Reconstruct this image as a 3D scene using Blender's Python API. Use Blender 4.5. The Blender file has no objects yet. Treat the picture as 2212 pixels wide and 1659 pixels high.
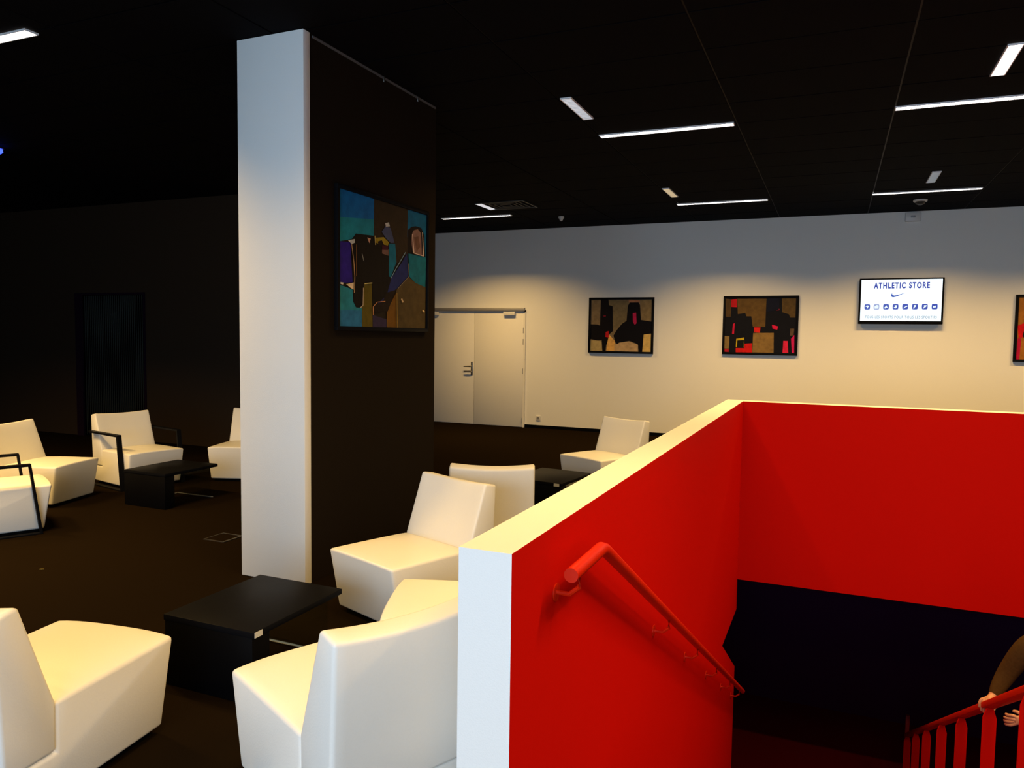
import bpy, bmesh, math, random
import numpy as np
from mathutils import Vector, Matrix
random.seed(7)
S = bpy.context.scene
COL = S.collection
# ------------------------------------------------------------------ camera
CAMZ = 1.62
YAW, PITCH, ROLL, FPX = 0.40445514, 0.06379237, 0.0138515, 1624.2551
f0 = Vector((-math.sin(YAW)*math.cos(PITCH), math.cos(YAW)*math.cos(PITCH), -math.sin(PITCH)))
r0 = Vector((math.cos(YAW), math.sin(YAW), 0)); u0 = r0.cross(f0)
rr = r0*math.cos(ROLL)+u0*math.sin(ROLL); uu = -r0*math.sin(ROLL)+u0*math.cos(ROLL)
cam_d = bpy.data.cameras.new('camera'); cam = bpy.data.objects.new('camera', cam_d); COL.objects.link(cam)
cam_d.sensor_fit = 'HORIZONTAL'; cam_d.sensor_width = 36; cam_d.lens = FPX/2212*36; cam_d.clip_start = 0.02
cam.matrix_world = Matrix(((rr.x,uu.x,-f0.x,0),(rr.y,uu.y,-f0.y,0),(rr.z,uu.z,-f0.z,CAMZ),(0,0,0,1)))
S.camera = cam
def project(P):
    d = Vector(P)-Vector((0,0,CAMZ)); z = d.dot(f0)
    if z < 0.05: return None
    return (1106+FPX*d.dot(rr)/z, 829.5-FPX*d.dot(uu)/z)
# ------------------------------------------------------------------ world, daylight, exposure
w = bpy.data.worlds.new('world'); S.world = w; w.use_nodes = True
w.node_tree.nodes['Background'].inputs[0].default_value = (0.5,0.6,0.8,1)
w.node_tree.nodes['Background'].inputs[1].default_value = 0.05
def area_light(name, loc, rot, sx, sy, power, colour, spread=180):
    l = bpy.data.lights.new(name, 'AREA'); l.shape = 'RECTANGLE'; l.size = sx; l.size_y = sy
    l.energy = power; l.color = colour; l.spread = math.radians(spread)
    o = bpy.data.objects.new(name, l); COL.objects.link(o); o.location = loc; o.rotation_euler = rot
    return o
WIN = (-3.6, 2.2, 0.3, 2.9, -3.0)          # glazed front behind the photographer: x0 x1 z0 z1 y
DAYLIGHT = 455
area_light('daylight', ((WIN[0]+WIN[1])/2, WIN[4]-0.25, (WIN[2]+WIN[3])/2), (math.radians(90),0,0), WIN[1]-WIN[0], WIN[3]-WIN[2], DAYLIGHT, (0.54,0.68,0.95))
LAMP_W, LAMP_COL, LAMP_SPREAD = 37.5, (1.0,0.62,0.205), 131
S.view_settings.view_transform = 'Standard'; S.view_settings.look = 'None'
S.view_settings.exposure = 0.0; S.view_settings.gamma = 1.0; S.view_settings.use_curve_mapping = False

# ------------------------------------------------------------------ materials
def lin(c):
    return tuple((x/255/12.92 if x/255 <= 0.04045 else ((x/255+0.055)/1.055)**2.4) for x in c)
MATS = {}
def mat(name, rgb, rough=0.6, bump=0.0, scale=40.0, vary=0.0, metallic=0.0, spec=0.5, emit=None, strength=1.0, detail=4.0):
    if name in MATS: return MATS[name]
    m = bpy.data.materials.new(name); m.use_nodes = True; nt = m.node_tree; b = nt.nodes['Principled BSDF']
    b.inputs['Base Color'].default_value = (*rgb,1); b.inputs['Roughness'].default_value = rough
    b.inputs['Metallic'].default_value = metallic; b.inputs['Specular IOR Level'].default_value = spec
    if emit is not None:
        b.inputs['Emission Color'].default_value = (*emit,1); b.inputs['Emission Strength'].default_value = strength
    if bump or vary:
        tc = nt.nodes.new('ShaderNodeTexCoord'); n = nt.nodes.new('ShaderNodeTexNoise')
        n.inputs['Scale'].default_value = scale; n.inputs['Detail'].default_value = detail
        nt.links.new(tc.outputs['Object'], n.inputs['Vector'])
        if vary:
            r = nt.nodes.new('ShaderNodeMix'); r.data_type = 'RGBA'
            r.inputs['A'].default_value = (*[c*(1-vary) for c in rgb],1); r.inputs['B'].default_value = (*[min(1,c*(1+vary)) for c in rgb],1)
            nt.links.new(n.outputs['Fac'], r.inputs['Factor']); nt.links.new(r.outputs['Result'], b.inputs['Base Color'])
        if bump:
            bp = nt.nodes.new('ShaderNodeBump'); bp.inputs['Strength'].default_value = bump; bp.inputs['Distance'].default_value = 0.004
            nt.links.new(n.outputs['Fac'], bp.inputs['Height']); nt.links.new(bp.outputs['Normal'], b.inputs['Normal'])
    MATS[name] = m
    return m
M_WHITE = mat('white_paint', (0.84,0.83,0.79), 0.65, 0.15, 220, 0.02)
M_DOOR = mat('white_door_lacquer', (0.82,0.80,0.75), 0.45, 0.03, 30, 0.01)
M_RED = mat('red_paint', (0.59,0.0045,0.0006), 0.7, 0.12, 180, 0.05, spec=0.05)
M_REDMETAL = mat('red_metal', (0.60,0.018,0.0015), 0.4, 0.02, 60, 0.03, spec=0.2)
M_POST = mat('red_post_paint', (0.60,0.005,0.001), 0.6, 0.02, 60, 0.03, spec=0.05)
M_BLACKWALL_LIT = mat('black_wall_paint_lit', (0.034,0.022,0.013), 0.8, 0.15, 160, 0.2, spec=0.1)  # black wall paint, colour lightened where lamps light the lounge too weakly
M_BLACKWALL = mat('black_wall_paint', (0.0115,0.0075,0.0042), 0.8, 0.15, 160, 0.15, spec=0.05)
M_CARPET = mat('dark_carpet', (0.0095,0.0060,0.0030), 0.95, 0.6, 420, 0.55, spec=0.0)
M_TILE = mat('black_ceiling_tile', (0.0028,0.0022,0.0026), 0.9, 0.3, 260, 0.3, spec=0.05)
M_GRID = mat('ceiling_grid_metal', (0.010,0.007,0.005), 0.6, 0.05, 80, 0.2, spec=0.2)
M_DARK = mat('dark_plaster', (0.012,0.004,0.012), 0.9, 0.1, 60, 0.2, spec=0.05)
M_LOWWALL = mat('dark_lower_wall', (0.06,0.012,0.06), 0.9, 0.1, 60, 0.2, spec=0.05)
M_LOWER = mat('dark_red_carpet', (0.15,0.004,0.012), 0.95, 0.5, 300, 0.4, spec=0.05)
M_VINYL = mat('cream_white_vinyl', (0.80,0.785,0.73), 0.42, 0.12, 160, 0.02)
M_BLACK = mat('black_lacquer', (0.005,0.005,0.006), 0.42, 0.03, 60, 0.2, spec=0.03)
M_BLOCK = mat('black_laminate', (0.0016,0.0015,0.0019), 0.5, 0.03, 60, 0.2, spec=0.08)
M_STEEL = mat('brushed_steel', (0.42,0.40,0.37), 0.35, 0.05, 300, 0.1, metallic=1.0)
M_GREY = mat('grey_metal', (0.30,0.29,0.28), 0.45, 0.03, 100, 0.05, metallic=0.3)
M_PLASTIC = mat('white_plastic', (0.7,0.69,0.66), 0.4, 0.02, 80, 0.02)
M_DARKPLASTIC = mat('dark_grey_plastic', (0.03,0.028,0.025), 0.45, 0.02, 80, 0.1)
M_TAG = mat('paper_tag', (0.62,0.62,0.56), 0.6, 0.02, 200, 0.1)
M_LAMP = mat('lamp_diffuser', (0.8,0.8,0.8), 0.5, emit=(1.0,0.93,0.88), strength=5.0, vary=0.01)
M_LAMPWARM = mat('lamp_diffuser_warm', (0.8,0.7,0.4), 0.5, emit=(1.0,0.72,0.32), strength=1.1, vary=0.01)
M_LAMPCOOL = mat('lamp_diffuser_cool', (0.6,0.7,0.75), 0.5, emit=(0.5,0.72,0.85), strength=0.32, vary=0.01)
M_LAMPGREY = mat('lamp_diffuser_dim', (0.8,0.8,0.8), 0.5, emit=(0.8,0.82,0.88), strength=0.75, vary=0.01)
M_LOUVRE = mat('white_louvre', (0.8,0.8,0.8), 0.35, 0.02, 80, 0.02)
M_BLUE = mat('blue_lens_glow', (0.02,0.03,0.5), 0.4, emit=(0.02,0.04,1.0), strength=6.0, vary=0.01)
def glass_mat(name, tint, gloss, rough=0.03):
    m = bpy.data.materials.new(name); m.use_nodes = True; nt = m.node_tree; nt.nodes.remove(nt.nodes['Principled BSDF'])
    out = nt.nodes['Material Output']; t = nt.nodes.new('ShaderNodeBsdfTransparent'); t.inputs[0].default_value = (*tint,1)
    g = nt.nodes.new('ShaderNodeBsdfGlossy'); g.inputs['Roughness'].default_value = rough
    fr = nt.nodes.new('ShaderNodeValue'); fr.outputs[0].default_value = gloss
    mx = nt.nodes.new('ShaderNodeMixShader')
    nt.links.new(fr.outputs[0], mx.inputs[0]); nt.links.new(t.outputs[0], mx.inputs[1]); nt.links.new(g.outputs[0], mx.inputs[2]); nt.links.new(mx.outputs[0], out.inputs[0])
    return m
M_GLASS = glass_mat('clear_glass', (0.90,0.95,0.93), 0.035)
M_SMOKED = glass_mat('smoked_ribbed_glass', (0.05,0.06,0.06), 0.06, 0.12)

# ------------------------------------------------------------------ builders
def link(name, me, mats, parent=None, loc=None, rot=0.0):
    o = bpy.data.objects.new(name, me); COL.objects.link(o)
    for m in (mats if isinstance(mats,(list,tuple)) else [mats]): me.materials.append(m)
    if loc is not None: o.location = loc
    o.rotation_euler.z = rot
    if parent: o.parent = parent
    return o
def tag(o, label, cat, group=None):
    o['label'] = label; o['category'] = cat
    if group: o['group'] = group
    return o
def struct(o):
    o['kind'] = 'structure'; return o
def thing(name, label, cat, loc=(0,0,0), rot=0.0, group=None):
    o = bpy.data.objects.new(name, None); COL.objects.link(o); o.location = loc; o.rotation_euler.z = rot; o.empty_display_size = 0.2
    return tag(o, label, cat, group)
def bm_box(bm, x0, x1, y0, y1, z0, z1, mi=0):
    v = [bm.verts.new(p) for p in [(x0,y0,z0),(x1,y0,z0),(x1,y1,z0),(x0,y1,z0),(x0,y0,z1),(x1,y0,z1),(x1,y1,z1),(x0,y1,z1)]]
    fs = []
    for q in [(0,3,2,1),(4,5,6,7),(0,1,5,4),(1,2,6,5),(2,3,7,6),(3,0,4,7)]:
        f = bm.faces.new([v[i] for i in q]); f.material_index = mi; fs.append(f)
    return fs          # bottom, top, -y, +x, +y, -x
def to_mesh(bm, name, smooth=False, bevel=0.0, seg=2, angle=30):
    bmesh.ops.recalc_face_normals(bm, faces=bm.faces)
    if bevel:
        bm.normal_update()
        es = [e for e in bm.edges if len(e.link_faces) == 2 and e.calc_face_angle(0) > math.radians(angle)]
        bmesh.ops.bevel(bm, geom=es, offset=bevel, segments=seg, affect='EDGES', profile=0.5, clamp_overlap=True)
    me = bpy.data.meshes.new(name)
    if smooth:
        for f in bm.faces: f.smooth = True
        for e in bm.edges:
            if len(e.link_faces) == 2 and e.calc_face_angle(0) > math.radians(40): e.smooth = False
    bm.to_mesh(me); bm.free(); return me
def boxes(name, bl, mats, parent=None, bevel=0.0, loc=None, rot=0.0, seg=2):
    bm = bmesh.new()
    for b in bl: bm_box(bm, *b[:6], mi=(b[6] if len(b) > 6 else 0))
    return link(name, to_mesh(bm, name, bevel > 0, bevel, seg), mats, parent, loc, rot)
def tube_bm(bm, pts, r, n=12, cap=True):
    pts = [Vector(p) for p in pts]; rings = []
    for i, p in enumerate(pts):
        a = pts[max(i-1,0)]; b = pts[min(i+1,len(pts)-1)]; d = (b-a).normalized()
        up = Vector((0,0,1)) if abs(d.z) < 0.95 else Vector((1,0,0))
        s = d.cross(up).normalized(); t = s.cross(d)
        k = 1.0
        if 0 < i < len(pts)-1:
            c = (pts[i]-pts[i-1]).normalized().dot((pts[i+1]-pts[i]).normalized()); k = 1/max(0.5,math.sqrt((1+c)/2))
        rings.append([bm.verts.new(p+(s*math.cos(q)+t*math.sin(q)*k)*r) for q in [2*math.pi*j/n for j in range(n)]])
    for a, b in zip(rings, rings[1:]):
        for j in range(n): bm.faces.new([a[j], a[(j+1)%n], b[(j+1)%n], b[j]])
    if cap: bm.faces.new(rings[0]); bm.faces.new(rings[-1])
def tubes(name, lst, mats, parent=None, n=12, loc=None):
    bm = bmesh.new()
    for pts, r in lst: tube_bm(bm, pts, r, n)
    return link(name, to_mesh(bm, name, True), mats, parent, loc)
def lathe(name, prof, mats, parent=None, n=24, loc=None):
    bm = bmesh.new(); rings = []
    for r, z in prof: rings.append([bm.verts.new((r*math.cos(2*math.pi*j/n), r*math.sin(2*math.pi*j/n), z)) for j in range(n)])
    for a, b in zip(rings, rings[1:]):
        for j in range(n): bm.faces.new([a[j], a[(j+1)%n], b[(j+1)%n], b[j]])
    bm.faces.new(rings[0]); bm.faces.new(rings[-1])
    return link(name, to_mesh(bm, name, True), mats, parent, loc)
def copy_tree(o, parent=None):
    c = o.copy(); COL.objects.link(c); c.parent = parent
    for ch in list(o.children): copy_tree(ch, c)
    return c

# ------------------------------------------------------------------ the room
H = 3.48                      # underside of the ceiling tiles
XL, XR, YN, YB = -13.0, 6.0, WIN[4], 12.33
YD, XD = 8.0, -7.25           # dark wall of the lounge and its return
PX0, PX1, PY0, PY1 = -0.913, -0.757, 1.783, 7.168      # stair parapet
RX0, RX1 = 2.54, 2.70
TH = 0.162                    # parapet thickness
SLAB = -0.615; LOW = -3.6
STAIR0 = 2.38; NST = 22; RISE = 3.6/NST; GO = RISE/0.5407

struct(boxes('floor', [(XL,PX0,YN,YB,-0.6,0),(RX1,XR,YN,YB,-0.6,0),(PX0,RX1,YN,STAIR0,-0.6,0),(PX0,RX1,PY1+TH,YB,-0.6,0)], M_CARPET))
# walls
boxes('wall_back', [(XD,XR,YB,YB+0.12,0,H+0.1)], M_WHITE)
struct(bpy.data.objects['wall_back'])
struct(boxes('wall_left', [(XL-0.12,XL,YN,YD,0,H+0.1)], M_BLACKWALL_LIT))
DX0, DX1, DZ = -10.56, -9.28, 2.15         # dark glazed door in the lounge wall
struct(boxes('wall_lounge', [(XL,DX0,YD,YD+0.12,0,H+0.1),(DX1,XD,YD,YD+0.12,0,H+0.1),(DX0,DX1,YD,YD+0.12,DZ,H+0.1),(XD-0.12,XD,YD+0.12,YB,0,H+0.1),(DX0-0.1,DX1+0.1,YD+0.9,YD+1.0,0,H)], M_BLACKWALL_LIT))
struct(boxes('wall_right', [(XR,XR+0.12,YN,YB,0,H+0.1)], M_WHITE))
struct(boxes('wall_near', [(XL,WIN[0],YN-0.15,YN,0,H+0.1),(WIN[1],XR,YN-0.15,YN,0,H+0.1),(WIN[0],WIN[1],YN-0.15,YN,0,WIN[2]),(WIN[0],WIN[1],YN-0.15,YN,WIN[3],H+0.1)], M_WHITE))
wn = struct(boxes('window_1', [(WIN[0],WIN[1],YN-0.12,YN-0.06,WIN[2],WIN[2]+0.05),(WIN[0],WIN[1],YN-0.12,YN-0.06,WIN[3]-0.05,WIN[3])]+[(x,x+0.05,YN-0.12,YN-0.06,WIN[2],WIN[3]) for x in (WIN[0],-1.7,0.25,WIN[1]-0.05)], M_GREY))
for a, b in ((WIN[0]+0.05,-1.7),(-1.65,0.25),(0.3,WIN[1]-0.05)):
    boxes('pane', [(a,b,YN-0.095,YN-0.085,WIN[2]+0.05,WIN[3]-0.05)], M_GLASS, wn)
# ceiling: carrier grid with loose tiles
ceil = struct(boxes('ceiling', [(XL,XR,YN,YB,H+0.008,H+0.12)], M_GRID))
TXP, TYP = 1.22, 0.6
tile_me = None; rest = bmesh.new()
i0, i1 = math.ceil((XL+2.07)/TXP), math.floor((XR+2.07)/TXP)
cand = []
for i in range(i0-1, i1+1):
    for j in range(-5, 21):
        x0, x1 = -2.07+i*TXP, -2.07+(i+1)*TXP; y0, y1 = 0.25+j*TYP, 0.25+(j+1)*TYP
        x0, x1, y0, y1 = max(x0,XL), min(x1,XR), max(y0,YN), min(y1,YB)
        if x1-x0 < 0.1 or y1-y0 < 0.1: continue
        if y0 > YD+0.1 and x1 < XD: continue
        px = [project((a,b,H)) for a in (x0,x1) for b in (y0,y1)]
        vis = any(q and -60 < q[0] < 2272 and -60 < q[1] < 700 for q in px)
        d = math.hypot((x0+x1)/2,(y0+y1)/2)
        cand.append((0 if vis else 1, d, x0, x1, y0, y1))
cand.sort()
tcache = {}
for k, (hid, d, x0, x1, y0, y1) in enumerate(cand):
    g = 0.007
    if hid or k >= 298:
        bm_box(rest, x0+g, x1-g, y0+g, y1-g, H, H+0.016)
    else:
        key = (round(x1-x0,3), round(y1-y0,3))
        if key not in tcache:
            bm = bmesh.new(); a, b = key[0]/2-g, key[1]/2-g; bm_box(bm, -a, a, -b, b, 0, 0.016)
            tcache[key] = to_mesh(bm, 'ceiling_tile'); tcache[key].materials.append(M_TILE)
        o = bpy.data.objects.new('ceiling_tile', tcache[key]); COL.objects.link(o); o.parent = ceil
        o.location = ((x0+x1)/2, (y0+y1)/2, H+random.uniform(-0.001,0.001))
o = link('ceiling_tile_field', to_mesh(rest, 'ceiling_tile_field'), M_TILE, ceil); o['kind'] = 'stuff'

# stair parapets: white outside and on top, red towards the stairs
def poly_prism(name, poly, x0, x1, mats, pick):
    """polygon in (y,z) extruded in x; pick(normal, centre) gives the material slot"""
    bm = bmesh.new()
    a = [bm.verts.new((x0,y,z)) for y, z in poly]; b = [bm.verts.new((x1,y,z)) for y, z in poly]
    bm.faces.new(a); bm.faces.new(b[::-1])
    for i in range(len(poly)):
        j = (i+1) % len(poly); bm.faces.new([a[i],b[i],b[j],a[j]])
    bmesh.ops.recalc_face_normals(bm, faces=bm.faces)
    for f in bm.faces: f.material_index = pick(f.normal, f.calc_center_median())
    return link(name, to_mesh(bm, name), mats)
left_poly = [(PY0,0),(PY0,1.05),(PY1+TH,1.05),(PY1+TH,SLAB),(PY1+0.03,SLAB),(PY1+0.03,-0.91),(6.225,-0.893),(PY1+0.03,-1.462),(PY1+0.03,LOW),(STAIR0,LOW),(STAIR0,0)]
def pick_left(n, c):
    if n.x > 0.5: return 1
    if c.z < -0.7 and c.y > 6: return 2  # notch reveal coloured black to stand for its unlit inside
    if n.x < -0.5 and c.z < -0.2: return 0
    return 0
struct(poly_prism('wall_stair_left', left_poly, PX0, PX1, [M_WHITE,M_RED,M_DARK], pick_left))
struct(poly_prism('wall_stair_right', [(PY0,0),(PY0,1.05),(PY1+TH,1.05),(PY1+TH,SLAB),(PY1+0.03,SLAB),(PY1+0.03,LOW),(STAIR0,LOW),(STAIR0,0)], RX0, RX1, [M_WHITE,M_RED], lambda n,c: 1 if n.x < -0.5 else 0))
bm = bmesh.new(); fs = bm_box(bm, PX1, RX0, PY1, PY1+TH, SLAB, 1.05); fs[2].material_index = 1
struct(link('wall_stair_far', to_mesh(bm, 'wall_stair_far'), [M_WHITE,M_RED]))
# lower hall
struct(boxes('floor_lower', [(-8,8,STAIR0-0.2,11.4,LOW-0.1,LOW)], M_LOWER))
struct(boxes('wall_lower_back', [(-8,8,11.3,11.4,LOW,-0.6)], M_LOWWALL))
struct(boxes('wall_lower_left', [(-8.1,-8,STAIR0-0.2,11.4,LOW,-0.6)], M_LOWWALL))
struct(boxes('wall_lower_right', [(8,8.1,STAIR0-0.2,11.4,LOW,-0.6)], M_LOWWALL))
struct(boxes('wall_lower_near', [(-8,8,STAIR0-0.2,STAIR0-0.1,LOW,-0.6)], M_LOWWALL))
struct(boxes('ceiling_lower', [(-8,PX0,STAIR0-0.1,11.3,-0.68,-0.602),(RX1,8,STAIR0-0.1,11.3,-0.68,-0.602),(PX0,RX1,PY1+TH,11.3,-0.68,-0.602)], M_DARK))
# stairs
st = bpy.data.objects.new('floor_stairs', None); COL.objects.link(st); st.location = (0,STAIR0,LOW); struct(st)
for k in range(1, NST):
    z = -k*RISE-LOW; boxes('step', [(PX1+0.004,RX0-0.004,(k-1)*GO+0.001,k*GO,0 if k > 14 else z-0.35,z)], M_LOWER, st)

# pillar: long black sides, white end board with a white return
bm = bmesh.new()
bm_box(bm, -3.581, -3.066, 3.89, 5.51, 0, H)
pil = struct(link('wall_pillar', to_mesh(bm,'wall_pillar'), M_BLACKWALL))
boxes('end_board', [(-3.583,-3.060,3.828,3.892,0.004,H-0.002)], M_WHITE, pil, 0.003)
# baseboard on the back wall
struct(boxes('baseboard_back', [(-5.02,XR,YB-0.008,YB,0,0.055)], M_BLOCK))

# ------------------------------------------------------------------ doors
d1 = struct(boxes('door_1', [(-5.06,-5.025,YB-0.03,YB,0.0,2.075),(-6.99,-6.955,YB-0.03,YB,0.0,2.075),(-6.99,-5.025,YB-0.03,YB,2.045,2.075)], M_DOOR))
for a, b in ((-6.953,-6.026),(-6.020,-5.062)): boxes('door_leaf', [(a,b,YB-0.024,YB-0.002,0.006,2.043)], M_DOOR, d1, 0.002)
boxes('door_closer_rail', [(-6.98,-5.03,YB-0.075,YB-0.026,2.06,2.115)], M_GREY, d1, 0.008)
for x in (-6.86,-5.32): boxes('door_closer', [(x-0.11,x+0.11,YB-0.085,YB-0.025,1.985,2.05)], M_PLASTIC, d1, 0.006)
hp = boxes('handle_plate', [(-6.085,-6.045,YB-0.034,YB-0.023,0.90,1.14)], M_STEEL, d1, 0.006)
bm = bmesh.new(); tube_bm(bm, [(-6.065,YB-0.03,1.06),(-6.065,YB-0.085,1.06),(-6.205,YB-0.085,1.055)], 0.010); tube_bm(bm, [(-6.065,YB-0.03,0.965),(-6.065,YB-0.07,0.965),(-6.205,YB-0.07,0.965)], 0.010)
link('door_handle', to_mesh(bm,'door_handle',True), M_STEEL, hp)
for z in (1.72,1.52,1.0,0.12): boxes('hinge', [(-5.067,-5.057,YB-0.04,YB-0.022,z-0.05,z+0.05)], M_GREY, d1, 0.003)
d2 = struct(boxes('door_2', [(DX0-0.14,DX0,YD-0.03,YD+0.04,0,DZ+0.03),(DX1,DX1+0.03,YD-0.015,YD+0.04,0,DZ+0.03),(DX0,DX1,YD-0.015,YD+0.04,DZ,DZ+0.03)], M_DARK))
boxes('door_pane', [(DX0,DX1,YD+0.012,YD+0.02,0.01,DZ)], M_SMOKED, d2)
o = boxes('glass_ribs', [(DX0+0.03+k*0.04,DX0+0.036+k*0.04,YD+0.004,YD+0.011,0.02,DZ-0.01) for k in range(31)], mat('dark_ribbed_glass',(0.035,0.042,0.038),0.16,0.05,40,0.2), d2); o['kind'] = 'stuff'

# ------------------------------------------------------------------ flat prints (pictures and screen)
def homography(quad):
    src = quad; dst = [(0,1),(1,1),(1,0),(0,0)]; A = []; b = []
    for (x,y),(u,v) in zip(src,dst):
        A += [[x,y,1,0,0,0,-u*x,-u*y],[0,0,0,x,y,1,-v*x,-v*y]]; b += [u,v]
    h = np.append(np.linalg.solve(np.array(A,float),np.array(b,float)),1).reshape(3,3)
    def f(p):
        q = h @ np.array([p[0],p[1],1.0]); return float(min(1,max(0,q[0]/q[2]))), float(min(1,max(0,q[1]/q[2])))
    return f
def paint_mat(prefix, c, emit):
    n = prefix+'_%02x%02x%02x' % c
    if emit: return mat(n, (0,0,0), 0.3, emit=lin(c), strength=emit, vary=0.01)
    return mat(n, lin(c), 0.6, 0.35, 18, 0.45, spec=0.12)
def print_mesh(name, W, Hh, polys, parent, y0, prefix, emit=0, step=0.0005, fmap=None):
    bm = bmesh.new(); mats = []; idx = {}
    for k, (poly, c) in enumerate(polys):
        if c not in idx: idx[c] = len(mats); mats.append(paint_mat(prefix, c, emit))
        vs = []
        for p_ in poly:
            u, v = fmap(p_) if fmap else p_
            vs.append(bm.verts.new(((u-0.5)*W, y0-step*k, (v-0.5)*Hh)))
        f = bm.faces.new(vs); f.normal_update()
        if f.normal.y > 0: f.normal_flip()
        f.material_index = idx[c]
    bmesh.ops.triangulate(bm, faces=[f for f in bm.faces if len(f.verts) > 4])
    me = bpy.data.meshes.new(name); bm.to_mesh(me); bm.free()
    return link(name, me, mats, parent)
def strip(pts, wd, c):
    """thin painted line through pts -> list of quads"""
    out = []
    for (xa,ya),(xb,yb) in zip(pts, pts[1:]):
        l = math.hypot(xb-xa,yb-ya) or 1; nx, ny = -(yb-ya)/l*wd/2, (xb-xa)/l*wd/2
        out.append(([(xa+nx,ya+ny),(xb+nx,yb+ny),(xb-nx,yb-ny),(xa-nx,ya-ny)], c))
    return out
def picture(label, loc, rot, W, Hh, fr, quad, polys, prefix, depth=0.035):
    """loc: centre of the back of the frame"""
    t = thing('framed_painting', label, 'painting', loc, rot, None)
    bl = [(-W/2,W/2,-depth,0,Hh/2-fr,Hh/2),(-W/2,W/2,-depth,0,-Hh/2,-Hh/2+fr),(-W/2,-W/2+fr,-depth,0,-Hh/2+fr,Hh/2-fr),(W/2-fr,W/2,-depth,0,-Hh/2+fr,Hh/2-fr)]
    for b in bl: boxes('frame_bar', [b], M_BLACK, t, 0.002)
    w2, h2 = W-2*fr, Hh-2*fr
    boxes('canvas', [(-w2/2,w2/2,-depth*0.6,-0.002,-h2/2,h2/2)], mat(prefix+'_ground', lin(polys[0][1]), 0.6, 0.3, 60, 0.25), t)
    print_mesh('paint', w2, h2, polys, t, -depth*0.6-0.0006, prefix, 0, 0.00025, homography(quad))
    return t
Q = [(190,150),(1055,375),(1030,1490),(172,1488)]
P1 = [(Q,(30,23,13)),
 ([(190,150),(535,240),(530,440),(190,430)],(6,92,150)), ([(190,430),(530,440),(525,600),(350,585),(310,640),(190,665)],(22,120,134)),
 ([(535,240),(870,330),(860,750),(760,860),(640,780),(525,600)],(44,32,18)), ([(870,330),(1055,378),(1045,790),(860,600)],(4,84,122)),
 ([(865,530),(900,500),(945,490),(1000,505),(1030,580),(1035,790),(900,790),(858,740)],(16,6,6)),
 ([(905,570),(925,530),(965,520),(998,560),(1008,780),(912,750),(895,640)],(122,92,82)),
 ([(925,600),(970,590),(985,690),(950,740)],(96,66,52)),
 ([(185,665),(295,670),(300,860),(310,1060),(185,1070)],(40,22,118)),
 ([(180,1085),(310,1130),(312,1250),(345,1305),(398,1290),(395,1487),(172,1487)],(34,118,132)), ([(176,1330),(395,1330),(395,1487),(172,1487)],(38,104,146)),
 ([(415,1065),(497,1060),(500,1487),(395,1487),(402,1290)],(86,74,14)),
 ([(675,670),(735,670),(745,850),(685,1000),(668,990)],(14,98,122)),
 ([(865,760),(1040,790),(1030,1085),(930,1045),(870,985)],(10,96,114)),
 ([(745,1110),(860,985),(930,1045),(1030,1085),(1020,1488),(735,1488),(732,1150)],(72,58,30)),
 ([(640,1330),(735,1150),(735,1488),(640,1488)],(102,68,14)), ([(500,1370),(635,1410),(635,1488),(500,1488)],(46,36,62)),
 ([(345,585),(500,600),(560,650),(670,690),(665,990),(690,1010),(640,1180),(620,1230),(540,1245),(500,1300),(500,1060),(420,1050),(405,1270),(370,1305),(335,1300),(310,1240),(335,1000),(300,690)],(14,7,5)),
 ([(850,760),(860,980),(740,1110),(650,1170),(640,1250),(600,1330),(520,1300),(560,1250),(640,1180),(690,1010),(790,860)],(30,38,92)),
 ([(640,1150),(730,1120),(650,1330),(520,1350),(510,1280),(600,1240)],(26,15,8)),
 ([(530,620),(620,610),(672,660),(660,690),(545,670)],(142,122,26)), ([(560,655),(600,640),(625,690),(570,700)],(24,10,8)),
 ([(600,560),(640,500),(690,520),(725,660),(690,665),(640,620)],(66,72,100)), ([(635,472),(672,464),(682,502),(642,508)],(176,174,166)),
 ([(455,620),(490,630),(475,675)],(200,150,120)), ([(600,730),(665,730),(665,790),(600,770)],(110,80,70)), ([(600,690),(660,690),(660,735),(600,735)],(60,12,30)),
 ([(240,1080),(315,1062),(312,1132),(280,1112)],(216,190,150)), ([(265,655),(330,640),(330,675),(300,690)],(190,190,180)), ([(185,1062),(212,1066),(210,1085),(185,1080)],(225,210,190))]
P1 += strip([(300,690),(318,860),(325,1000),(318,1160)],7,(176,140,100)) + strip([(345,690),(340,1000)],5,(120,80,40)) + strip([(408,1110),(402,1280),(375,1305)],7,(180,160,130)) \
   + strip([(420,1070),(495,1060)],10,(190,175,110)) + strip([(680,1010),(740,900),(830,750)],6,(120,150,165)) + strip([(500,1370),(500,1290),(540,1245),(620,1235)],6,(200,140,90)) \
   + strip([(745,1110),(860,985),(855,860)],4,(130,120,110)) + strip([(900,570),(912,755),(1008,782),(1000,550)],7,(205,180,165)) + strip([(525,600),(530,690)],8,(180,160,90)) + strip([(735,1150),(735,1488)],5,(140,110,40)) \
   + strip([(780,1205),(795,1240)],14,(190,165,130)) + strip([(990,1310),(1008,1330)],14,(200,170,120)) + strip([(395,780),(410,850)],5,(150,150,140))
yc, zc = (4.172+5.327)/2, (2.575+1.673)/2
picture('large blue and brown abstract painting in black frame on the black pillar', (-3.0658,yc,zc), math.pi/2, 1.165+0.05, 0.905+0.06, 0.028, Q, P1, 'oil_a', 0.03)
def wall_picture(label, x0, x1, z0, z1, quad, polys, prefix):
    return picture(label, ((x0+x1)/2, YB-0.0005, (z0+z1)/2), 0, x1-x0, z1-z0, 0.034, quad, polys, prefix, 0.045)
Q = [(162,292),(710,292),(706,752),(160,745)]; K = (10,6,9)
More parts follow.
